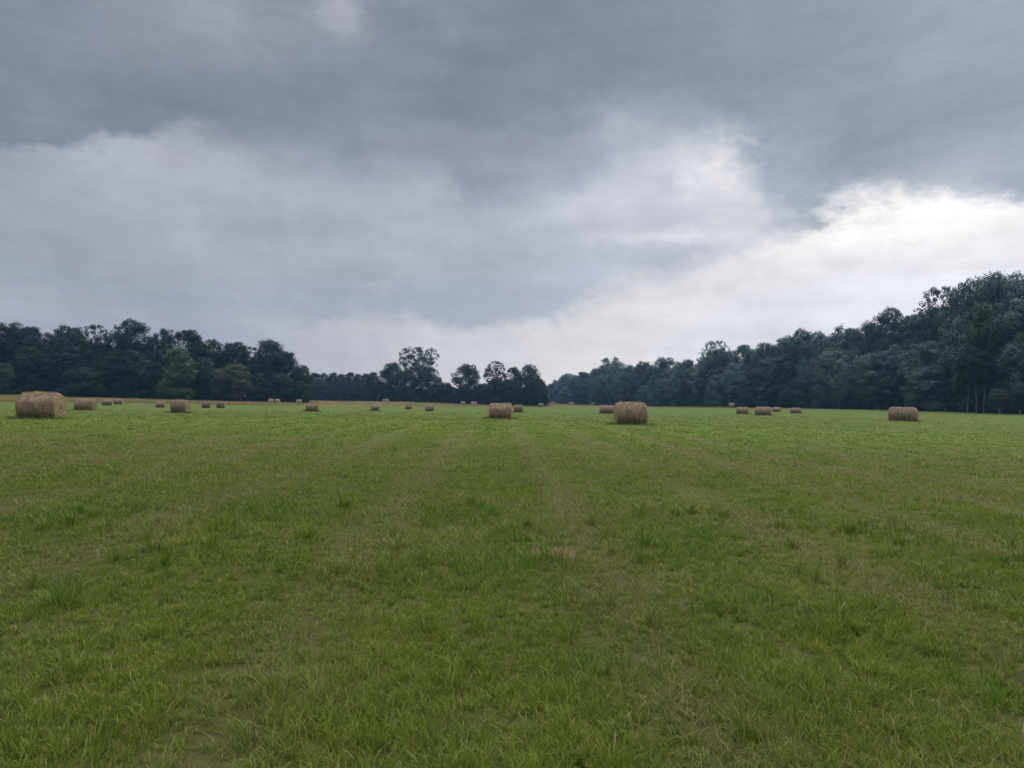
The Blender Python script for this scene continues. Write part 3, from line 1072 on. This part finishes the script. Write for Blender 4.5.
# right wood: skyline from far to near
RS = [
    (549, 383.5, 8, 'skirt_b', "lowest distant tree at the left tip of the right wood"),
    (557, 379, 9, 'round_a', "small rounded tree second from the left tip of the right wood"),
    (568, 372.5, 11, 'round_b', "rounded tree on the left rise of the right wood, left of the two-peaked tree"),
    (584, 371, 13, 'round_c', "broad even crown left of the two-peaked tree"),
    (597, 366, 9, 'round_d', "crown at the left shoulder of the two narrow peaks"),
    (605.5, 357, 11, 'narrow_a', "left one of the two narrow peaks rising above the right wood"),
    (616, 355.5, 13, 'narrow_b', "right one of the two narrow peaks rising above the right wood"),
    (630, 364, 12, 'round_a', "low crown in the dip right of the two narrow peaks"),
    (645, 360, 13, 'round_b', "rounded crown above the closest big bale"),
    (665, 356, 16, 'round_a', "wide low dome right above the gap past the closest big bale"),
    (687, 358.5, 14, 'round_c', "low flat crown left of the big open dome"),
    (716, 339.7, 19, 'sparse_b', "big open dome with small sky holes over the row of four bales"),
    (718, 347, 17, 'round_b', "dense dark crown directly beneath the big open dome"),
    (745, 343, 16, 'round_c', "dark crown just right of the big open dome"),
    (766, 340.5, 17, 'round_b', "broad dark crown second right of the big open dome"),
    (786, 333, 12, 'round_d', "narrow crown at the left shoulder of the knobbly peak"),
    (801, 327, 15, 'round_a', "knobbly peak above the last bale of the row of four"),
    (817, 329.5, 13, 'round_e', "crown on the right shoulder of the knobbly peak, left of the notch"),
    (839, 323, 11, 'narrow_b', "pointed crown just right of the small notch in the right skyline"),
    (853, 326, 13, 'round_c', "low crown between the pointed crown and the broad one above the lone bale"),
    (869, 317, 13, 'round_d', "dark crown stepping up to the broad crown above the lone bale"),
    (892, 305, 18, 'round_a', "broad crown above the lone sagging bale"),
    (912, 312, 10, 'round_c', "crown in the notch right of the broad crown above the lone bale"),
    (941, 285, 22, 'sparse_b', "open see-through tree with many sky holes high on the right skyline"),
    (940, 303, 20, 'round_b', "dense dark crown below the see-through tree on the right skyline"),
    (968, 279, 13, 'round_e', "crown right beside the see-through tree on the right skyline"),
    (980, 272.5, 12, 'vase_a', "tufted crown second right of the see-through tree"),
    (1005, 269, 19, 'round_a', "highest crown of the right wood"),
    (1023, 275, 14, 'round_c', "crown at the right end of the skyline past the highest crown"),
    (1056, 270, 24, 'round_b', "tall tree beyond the right end of the skyline"),
]
for px, top, half, kind, lab in RS:
    plant_tree(kind, px, edge_y(px) + random.uniform(10, 18), top, half, lab, GR, wide=0 if kind.startswith('narrow') and px < 700 else .44)
SKY_PX = [548, 570, 610, 640, 690, 716, 766, 801, 850, 892, 940, 1005, 1100]
SKY_PY = [384, 373, 364, 361, 358, 347, 342, 330, 327, 310, 300, 273, 262]
px = 552.0
while px < 1110:
    top0 = float(np.interp(px, SKY_PX, SKY_PY))
    base_y = float(np.interp(px, [548, 700, 850, 1000, 1100], [404.5, 406.5, 410, 413, 416]))
    hh = base_y - top0
    half = max(8, hh * .26)
    Ye = edge_y(px)
    # deep
    plant_tree(random.choice(['skirt_a', 'skirt_b', 'skirt_c']), px + random.uniform(-3, 3), Ye + random.uniform(20, 32), top0 + hh * random.uniform(.03, .12), half,
               "dark tree deep inside the right wood", GR)
    # face
    plant_tree(random.choice(['skirt_b', 'skirt_c', 'round_c', 'round_a', 'round_b', 'round_d', 'round_e']), px + random.uniform(-4, 4), Ye + random.uniform(5, 9),
               top0 + hh * random.uniform(.16, .34), half * 1.05, "tree in the upper face of the right wood", GR)
    if random.random() < .7:
        plant_tree(random.choice(['skirt_a', 'skirt_b', 'skirt_c']), px + random.uniform(-4, 4), Ye + random.uniform(2.5, 5),
               top0 + hh * random.uniform(.42, .68), half * .9, "low leafy tree at the front foot of the right wood", GR)
    px += half * 1.05
for px, top, half, lab in [(982, 300, 24, "lighter green broad tree bulging from the upper right face of the right wood"),
                           (1022, 330, 14, "fresh green tree reaching in at the right edge of the right wood")]:
    plant_tree('pale_skirt', px, edge_y(px) + 3, top, half, lab, GR)
for px, top, lab in [(968, 352, "left one of three slim pale-trunked trees at the foot of the right wood"),
                     (976, 345, "middle one of three slim pale-trunked trees at the foot of the right wood"),
                     (984, 350, "right one of three slim pale-trunked trees at the foot of the right wood")]:
    plant_tree('slim', px, edge_y(px) - 2.0, top, 10, lab, "slim pale-trunked trees")
plant_tree('sapling', 1001, edge_y(1001) - 3.0, 390, None, "small pale-leaved sapling right of the three pale trunks", None, 'sapling')
plant_tree('bush', 347, 262, 400, 5, "small bright green bush in the dry margin right of the squat bale", None, 'bush', 'bush')

# pale leaning bare sapling at the middle group
d = ray(377, 404)
yy = 281.0
bx, by = d[0] * yy, yy
bz = float(terrain(bx, by))
mb = MB()
mb.add(*tube([(0, 0, -.2), (.3, 0, 1.6), (.9, .1, 3.2), (1.9, .1, 5.2)], [.13, .11, .08, .03], 6))
mb.add(*tube([(.25, 0, 1.3), (-.6, .1, 3.0), (-1.2, .1, 4.2)], [.07, .05, .02], 5))
mb.add(*tube([(.9, .1, 3.2), (.7, .2, 4.6)], [.05, .02], 5))
o = link('bare_sapling', mb.mesh('bare_sapling', M_BARK_PALE, True))
o.location = (bx, by, bz)
tag(o, "pale leaning bare sapling with forked stem before the middle trees", "sapling")

# short pale posts at the foot of the right wood
for px, lab in [(878, "short pale post left of the lone sagging bale at the wood's foot"), (945, "short pale post right of the lone sagging bale"),
                (999, "short pale post beneath the small pale-leaved sapling"), (1020, "short pale post at the right end of the wood's foot")]:
    Yp = edge_y(px) - 5
    x = (px - 512) / F * Yp
    mb = MB()
    mb.add(*tube([(0, 0, -.3), (.01, 0, .5), (.03, .01, .72), (.03, .01, .76)], [.055, .05, .045, .02], 8))
    o = link('fence_post', mb.mesh('fence_post', M_POST, True))
    o.location = (x, Yp, float(terrain(x, Yp)))
    tag(o, lab, "post", "short pale posts along the right wood")

# undergrowth


def undergrowth(pxs, label, hmax, dens):
    rg = np.random.default_rng(int(abs(pxs[0])) + 5)
    L = []
    for a, b in zip(pxs[:-1], pxs[1:]):
        Ya, Yb = edge_y(a + .01), edge_y(b - .01)
        A = np.array([(a - 512) / F * Ya, Ya])
        B = np.array([(b - 512) / F * Yb, Yb])
        n = int(np.linalg.norm(B - A) * dens) + 4
        t = rg.random((n, 1))
        p = A + (B - A) * t
        rad = p / np.linalg.norm(p, axis=1)[:, None]
        p = p + rad * rg.uniform(2.5, 10.0, (n, 1))
        L.append(p)
    p = np.concatenate(L)
    n = len(p)
    hm = hmax * (.45 + .9 * vnoise(p[:, 0], p[:, 1], 4.0, 21))
    z = terrain(p[:, 0], p[:, 1]) + hm * rg.random(n) ** .8
    Pt = np.stack([p[:, 0], p[:, 1], z], -1)
    Nn = np.stack([rg.normal(0, .6, n) - .2, -np.ones(n) * .6 + rg.normal(0, .6, n), rg.uniform(0, 1, n)], -1)
    v, q = leaf_quads(Pt, Nn, rg.uniform(.35, .75, n), rg)
    o = link('undergrowth', np_mesh('undergrowth', v, q, M_LEAF))
    tag(o, label, "undergrowth", None, 'stuff')


undergrowth(list(range(-80, 309, 16)), "dark tangled undergrowth along the foot of the left wood", 4.2, 170)
undergrowth(list(range(308, 363, 8)), "dark undergrowth at the foot of the distant low wood", 3.2, 90)
undergrowth(list(range(362, 547, 10)), "dark undergrowth beneath the middle trees", 4.0, 150)
undergrowth(list(range(546, 1110, 10)), "dark undergrowth along the foot of the right wood", 4.6, 190)

# ------------------------------------------------------------------ air
bm_v = np.array([(x, y, z) for x in (-830, 830) for y in (-280, 890) for z in (-6, 62)], float)
bm_q = np.array([(0, 1, 3, 2), (4, 6, 7, 5), (0, 4, 5, 1), (2, 3, 7, 6), (0, 2, 6, 4), (1, 5, 7, 3)])
mh = bpy.data.materials.new('damp_air')
mh.use_nodes = True
mh.node_tree.nodes.clear()
th = NT(mh.node_tree)
ho = th.new('ShaderNodeOutputMaterial')
pv = th.new('ShaderNodeVolumePrincipled')
pv.inputs['Color'].default_value = (0.30, 0.58, 1.0, 1)
pv.inputs['Density'].default_value = 0.00024
pv.inputs['Anisotropy'].default_value = 0.5
th.L.new(pv.outputs[0], ho.inputs['Volume'])
o = link('haze', np_mesh('haze', bm_v, bm_q, mh))
tag(o, "thin bluish damp air over the whole field", "haze", None, 'stuff')
o.display_type = 'WIRE'

# ------------------------------------------------------------------ sky
SUN_EL, SUN_AZ = R_(48), R_(38)       # azimuth clockwise from straight ahead
world = bpy.data.worlds.new("World")
scene.world = world
world.use_nodes = True
w = NT(world.node_tree)
w.N.clear()
wo = w.new('ShaderNodeOutputWorld')
bg = w.new('ShaderNodeBackground')
w.L.new(bg.outputs[0], wo.inputs[0])
D = w.new('ShaderNodeTexCoord').outputs['Generated']
sp = w.new('ShaderNodeSeparateXYZ')
w.put(sp.inputs[0], D)
dx, dy, dz = sp.outputs
HZ = 397.5


def uv(px, py):
    return math.atan((px - 512) / F), math.atan((HZ - py) / math.hypot(F, px - 512))


# cloud-plane noise for warping, continuous over the dome
inv = w.m('DIVIDE', 1.0, w.m('ADD', w.m('MAXIMUM', dz, 0.0), .22))
cv = w.new('ShaderNodeCombineXYZ')
w.put(cv.inputs[0], w.m('MULTIPLY', dx, inv))
w.put(cv.inputs[1], w.m('MULTIPLY', dy, inv))
w.put(cv.inputs[2], w.m('MULTIPLY', dz, .6))
cloudv = cv.outputs[0]
nw1 = w.noise(w.mapping(D, (1, 1, 2.0), (3, 1, 2)), 5.0, 5, .55)
nw2 = w.noise(w.mapping(D, (1, 1, 1.7), (9, 4, 7)), 17.0, 6, .62)
s1 = w.new('ShaderNodeSeparateColor')
w.put(s1.inputs[0], nw1.outputs[1])
s2 = w.new('ShaderNodeSeparateColor')
w.put(s2.inputs[0], nw2.outputs[1])


def warp(base, ch, a1, a2):
    return w.m('ADD', base, w.m('ADD', w.m('MULTIPLY', w.m('SUBTRACT', s1.outputs[ch], .5), a1), w.m('MULTIPLY', w.m('SUBTRACT', s2.outputs[ch], .5), a2)))


U0 = w.m('ARCTAN2', dx, w.m('ABSOLUTE', dy))
V0 = w.m('ARCSINE', dz)
nw3 = w.noise(w.mapping(D, (1, 1, 1.4), (5, 5, 9)), 48.0, 5, .65)
s3 = w.new('ShaderNodeSeparateColor')
w.put(s3.inputs[0], nw3.outputs[1])
U = w.m('ADD', warp(U0, 0, .11, .08), w.m('MULTIPLY', w.m('SUBTRACT', s3.outputs[0], .5), .035))
V = w.m('ADD', warp(V0, 1, .055, .045), w.m('MULTIPLY', w.m('SUBTRACT', s3.outputs[1], .5), .020))
UN = w.m('DIVIDE', w.m('ADD', U, .75), 1.5, clamp=True)
UN0 = w.m('DIVIDE', w.m('ADD', warp(U0, 2, .06, .02), .75), 1.5, clamp=True)


def fcurve(pts, un, lo, hi):
    """value as a function of azimuth; pts [(px, value)]"""
    n = w.new('ShaderNodeFloatCurve')
    c = n.mapping.curves[0]
    P_ = sorted(((uv(px, HZ)[0] + .75) / 1.5, (v - lo) / (hi - lo)) for px, v in pts)
    P_ = [(0.0, P_[0][1])] + P_ + [(1.0, P_[-1][1])]
    while len(c.points) < len(P_):
        c.points.new(.5, .5)
    for q, (a, b) in zip(c.points, P_):
        q.location = (a, min(max(b, 0), 1))
        q.handle_type = 'AUTO_CLAMPED'
    n.mapping.update()
    w.put(n.inputs['Value'], un)
    return w.m('ADD', w.m('MULTIPLY', n.outputs[0], hi - lo), lo)


def edge_curve(pts, un):
    return fcurve([(px, uv(px, py)[1]) for px, py in pts], un, -.1, .6)


def blob(px, py, rx, ry, warped=True):
    """soft spot of cloud brightness at a bearing and height"""
    u0, v0 = uv(px, py)
    a = w.m('DIVIDE', w.m('SUBTRACT', U if warped else U0, u0), rx / F)
    b = w.m('DIVIDE', w.m('SUBTRACT', V if warped else V0, v0), ry / F)
    r2 = w.m('ADD', w.m('MULTIPLY', a, a), w.m('MULTIPLY', b, b))
    e = w.m('POWER', 2.718, w.m('MULTIPLY', r2, -1.0))
    front = w.ss(dy, -.05, .15)
    return w.m('MULTIPLY', e, front)


def colour_ramp(stops, un):
    n = w.new('ShaderNodeValToRGB')
    n.color_ramp.interpolation = 'EASE'
    S = sorted(((uv(px, HZ)[0] + .75) / 1.5, c) for px, c in stops)
    el = n.color_ramp.elements
    while len(el) < len(S):
        el.new(.5)
    for e, (p_, c) in zip(el, S):
        e.position = p_
        e.color = (*srgb(*c), 1)
    w.put(n.inputs[0], un)
    return n.outputs[0]


# far bright backdrop
back = colour_ramp([(0, (170, 173, 184)), (200, (168, 173, 184)), (350, (198, 197, 203)), (450, (213, 211, 214)), (600, (232, 230, 230)),
                    (750, (234, 234, 239)), (880, (238, 239, 246)), (1024, (239, 240, 246))], UN0)
back = w.mix(w.m('MULTIPLY', blob(855, 218, 100, 36), .95), back, (1.10, 1.09, 1.07))
back = w.mix(w.m('MULTIPLY', blob(980, 208, 90, 26), .6), back, (1.02, 1.0, .98))
# grey middle layer with rain below it on the left
mid = colour_ramp([(0, (163, 170, 182)), (150, (171, 177, 188)), (300, (170, 176, 188)), (450, (174, 181, 193)), (560, (182, 188, 201)), (640, (194, 199, 211)),
                   (740, (208, 212, 221)), (1024, (200, 204, 214))], UN0)
mid = w.mix(w.m('MULTIPLY', blob(60, 275, 190, 50, False), .75), mid, srgb(156, 164, 174))
mid = w.mix(w.m('MULTIPLY', blob(440, 305, 130, 20), .55), mid, srgb(160, 168, 181))
mid = w.mix(w.m('MULTIPLY', blob(170, 165, 60, 26), .8), mid, srgb(182, 186, 199))
mid = w.mix(w.m('MULTIPLY', blob(715, 158, 48, 30), .95), mid, srgb(229, 230, 236))
mid = w.mix(w.m('MULTIPLY', blob(600, 205, 50, 22), .8), mid, srgb(208, 211, 220))
mid = w.mix(w.m('MULTIPLY', blob(420, 215, 55, 25), .5), mid, srgb(183, 189, 202))
mid = w.mix(w.m('MULTIPLY', blob(690, 236, 85, 9), .9), mid, srgb(226, 227, 234))
mid = w.mix(w.m('MULTIPLY', blob(620, 262, 85, 14), .85), mid, srgb(186, 191, 204))
midn = w.noise(w.mapping(D, (1, 1, 2.5), (2, 8, 1)), 9.0, 5, .55).outputs[0]
mid = w.mix(w.m('MULTIPLY', w.ss(midn, .5, .75), .25), mid, srgb(196, 201, 212))
e1 = edge_curve([(0, 302), (100, 314), (250, 322), (400, 324), (480, 328), (545, 322), (580, 304), (620, 290), (680, 272), (720, 258), (760, 240), (800, 224), (850, 195), (1024, 190)], UN)
soft1 = fcurve([(0, .026), (200, .022), (330, .015), (500, .014), (600, .024), (700, .02), (1024, .012)], UN, 0, .1)
m1 = w.ss(w.m('DIVIDE', w.m('SUBTRACT', V, e1), soft1), -1.0, 1.0)
c = w.mix(m1, back, mid)
# second darker lobe hanging in the centre
lobe = colour_ramp([(250, (150, 157, 171)), (420, (147, 154, 170)), (560, (153, 160, 176)), (640, (166, 173, 188)), (760, (168, 175, 190))], UN0)
e2 = edge_curve([(0, 60), (200, 130), (290, 168), (340, 178), (400, 172), (440, 185), (480, 207), (520, 200), (560, 182), (600, 168), (640, 150), (680, 125), (720, 100), (1024, 60)], UN)
m2 = w.m('MULTIPLY', w.ss(w.m('DIVIDE', w.m('SUBTRACT', V, e2), .032), -1.0, 1.0), .9)
c = w.mix(m2, c, lobe)
c = w.mix(w.m('MULTIPLY', blob(545, 125, 90, 14), .55), c, srgb(176, 182, 195))
c = w.mix(w.m('MULTIPLY', blob(632, 118, 34, 16), .75), c, srgb(190, 195, 206))
# dark deck
deck = colour_ramp([(0, (122, 135, 149)), (100, (120, 132, 146)), (250, (126, 137, 151)), (450, (124, 134, 149)), (600, (128, 139, 154)), (750, (138, 151, 166)), (880, (141, 154, 170)), (1024, (148, 159, 174))], UN0)
deck = w.mix(w.m('MULTIPLY', blob(205, 12, 90, 36), .75), deck, srgb(166, 170, 180))
deck = w.mix(w.m('MULTIPLY', blob(335, 14, 24, 20), .7), deck, srgb(182, 185, 194))
deck = w.mix(w.m('MULTIPLY', blob(90, 40, 130, 30), .5), deck, srgb(150, 156, 168))
deck = w.mix(w.m('MULTIPLY', blob(1010, 10, 110, 70), .7), deck, srgb(164, 173, 187))
deck = w.mix(w.m('MULTIPLY', blob(860, 135, 60, 28), .6), deck, srgb(131, 145, 159))
deck = w.mix(w.m('MULTIPLY', blob(960, 162, 90, 24), .95), deck, srgb(172, 179, 192))
deck = w.mix(w.m('MULTIPLY', blob(778, 178, 40, 42), .9), deck, srgb(170, 179, 194))
deckn = w.noise(w.mapping(cloudv, (1, 1, 1), (1, 2, 3)), 2.6, 5, .5).outputs[0]
deck = w.mix(w.m('MULTIPLY', w.ss(deckn, .48, .72), .35), deck, srgb(156, 164, 178))
e3 = edge_curve([(0, 150), (50, 153), (95, 151), (140, 140), (175, 130), (220, 134), (270, 142), (330, 148), (380, 136), (440, 128), (500, 132), (560, 126), (620, 108), (660, 112), (695, 124),
                 (716, 134), (735, 152), (750, 178), (766, 204), (784, 220), (800, 219), (818, 202), (838, 183), (870, 178), (905, 186), (950, 180), (990, 183), (1024, 188)], UN)
soft3 = fcurve([(0, .011), (140, .014), (200, .04), (330, .05), (500, .045), (640, .05), (740, .07), (768, .05), (800, .026), (1024, .016)], UN, 0, .1)
m3 = w.ss(w.m('DIVIDE', w.m('SUBTRACT', V, e3), soft3), -1.0, 1.0)
c = w.mix(m3, c, deck)
c = w.mix(w.m('MULTIPLY', blob(664, 176, 7, 12), .6), c, srgb(186, 192, 203))
c = w.mix(w.m('MULTIPLY', blob(868, 212, 16, 7), .45), c, srgb(226, 226, 230))
c = w.mix(w.m('MULTIPLY', blob(905, 238, 26, 6), .3), c, srgb(228, 229, 234))
c = w.mix(w.m('MULTIPLY', blob(822, 214, 10, 8), .4), c, srgb(208, 211, 219))
# bright rims where light spills round the broken edge
c = w.mix(w.m('MULTIPLY', blob(842, 190, 16, 8), .7), c, srgb(250, 248, 248))
# billows: soft light and dark cells through every layer
bn1 = w.noise(w.mapping(D, (1, 1, 2.2), (4, 6, 2)), 7.0, 7, .58, .3).outputs[0]
bn2 = w.noise(w.mapping(D, (1, 1, 1.8), (8, 3, 5)), 24.0, 6, .6, .4).outputs[0]
bil = w.m('ADD', w.m('MULTIPLY', w.m('SUBTRACT', bn1, .5), .42), w.m('MULTIPLY', w.m('SUBTRACT', bn2, .5), .24))
bn3 = w.noise(w.mapping(D, (1, 1, 7.0), (2, 9, 5)), 6.0, 5, .55, .2).outputs[0]
bil = w.m('ADD', bil, w.m('MULTIPLY', w.m('SUBTRACT', bn3, .5), .22))
bil = w.m('ADD', 1.0, bil)
vm = w.new('ShaderNodeVectorMath', operation='SCALE')
w.put(vm.inputs[0], c)
w.put(vm.inputs[3], bil)
c = vm.outputs[0]
# crisp sunlit cumulus rims breaking through
nc = w.noise(w.mapping(D, (1, 1, 1.5), (6, 2, 8)), 34.0, 8, .66, .08).outputs[0]
rim = w.m('MULTIPLY', w.m('MAXIMUM', blob(842, 200, 46, 16), w.m('MULTIPLY', blob(716, 156, 34, 24), .5)), w.ss(nc, .42, .64))
c = w.mix(w.m('MULTIPLY', rim, .75), c, (1.02, .99, .96))
rim2 = w.m('MULTIPLY', w.m('MAXIMUM', blob(838, 205, 44, 18), blob(665, 175, 20, 22)), w.ss(nc, .50, .36))
c = w.mix(w.m('MULTIPLY', rim2, .45), c, srgb(196, 200, 210))
# rain veil: faint upright streaks under the deck on the left
rv = w.new('ShaderNodeCombineXYZ')
w.put(rv.inputs[0], w.m('ADD', w.m('MULTIPLY', U0, 26.0), w.m('MULTIPLY', V0, 5.0)))
w.put(rv.inputs[1], w.m('MULTIPLY', V0, 2.2))
rn = w.noise(rv.outputs[0], 1.0, 4, .55).outputs[0]
rmask = w.m('MULTIPLY', w.ss(U0, .15, -.25), w.m('MULTIPLY', w.ss(V0, .30, .22), w.ss(dy, 0, .3)))
vm2 = w.new('ShaderNodeVectorMath', operation='SCALE')
w.put(vm2.inputs[0], c)
w.put(vm2.inputs[3], w.m('ADD', 1.0, w.m('MULTIPLY', w.m('MULTIPLY', w.m('SUBTRACT', rn, .5), .22), rmask)))
tn = w.new('ShaderNodeVectorMath', operation='MULTIPLY')
w.put(tn.inputs[0], vm2.outputs[0])
tn.inputs[1].default_value = (1.012, .988, .968)
c = tn.outputs[0]
# overhead: unseen overcast brightened to light the field; behind: dimmed to darken fronts
hi = w.ss(V0, .52, 1.0)
bk = w.ss(dy, .25, -.45)
over = w.m('MAXIMUM', hi, bk)
ov_n = w.noise(w.mapping(cloudv, (1, 1, 1), (7, 2, 5)), 1.6, 5, .55).outputs[0]
overc = w.mix(ov_n, (1.65, 1.73, 1.85), (2.85, 2.9, 3.0))
behind = w.mix(ov_n, (0.27, 0.30, 0.35), (0.50, 0.54, 0.58))
c = w.mix(bk, c, behind)
c = w.mix(hi, c, overc)
# below the horizon nothing matters but keep it dim
c = w.mix(w.ss(dz, -.02, -.12), c, (.12, .14, .1))
nishita = w.new('ShaderNodeTexSky', sky_type='NISHITA')
nishita.sun_disc = False
nishita.sun_elevation = SUN_EL
nishita.sun_rotation = SUN_AZ
STR = 0.1
scaled = w.new('ShaderNodeVectorMath', operation='SCALE')
w.put(scaled.inputs[0], c)
scaled.inputs[3].default_value = 1 / STR
full = w.mix(.985, nishita.outputs[0], scaled.outputs[0])
w.put(bg.inputs[0], full)
bg.inputs[1].default_value = STR

sl = bpy.data.lights.new('sun', 'SUN')
sl.energy = 1.5
sl.angle = R_(20)
sl.color = (1.0, 0.95, 0.88)
so = bpy.data.objects.new('sun', sl)
COL.objects.link(so)
sd = Vector((math.sin(SUN_AZ) * math.cos(SUN_EL), math.cos(SUN_AZ) * math.cos(SUN_EL), math.sin(SUN_EL)))
so.rotation_euler = sd.to_track_quat('Z', 'Y').to_euler()
so.location = (60, 60, 200)

# ------------------------------------------------------------------ camera + render settings
cam = bpy.data.cameras.new('camera')
cam.sensor_fit = 'HORIZONTAL'
cam.sensor_width = 36
cam.lens = 36 * F / 1024
cam.clip_start = .05
cam.clip_end = 5000
co = bpy.data.objects.new('camera', cam)
COL.objects.link(co)
mw = Matrix.Identity(4)
for i in range(3):
    mw[i][0], mw[i][1], mw[i][2] = CR[i], CU[i], -_f[i]
mw[2][3] = EYE
co.matrix_world = mw
scene.camera = co

scene.render.engine = 'CYCLES'
cy = scene.cycles
cy.use_denoising = True
cy.max_bounces = 6
cy.diffuse_bounces = 3
cy.glossy_bounces = 2
cy.transmission_bounces = 3
cy.transparent_max_bounces = 8
cy.volume_bounces = 1
cy.caustics_reflective = False
cy.caustics_refractive = False
vs = scene.view_settings
vs.view_transform = 'Standard'
vs.look = 'None'
vs.exposure = 0
vs.gamma = 1
vs.use_curve_mapping = False
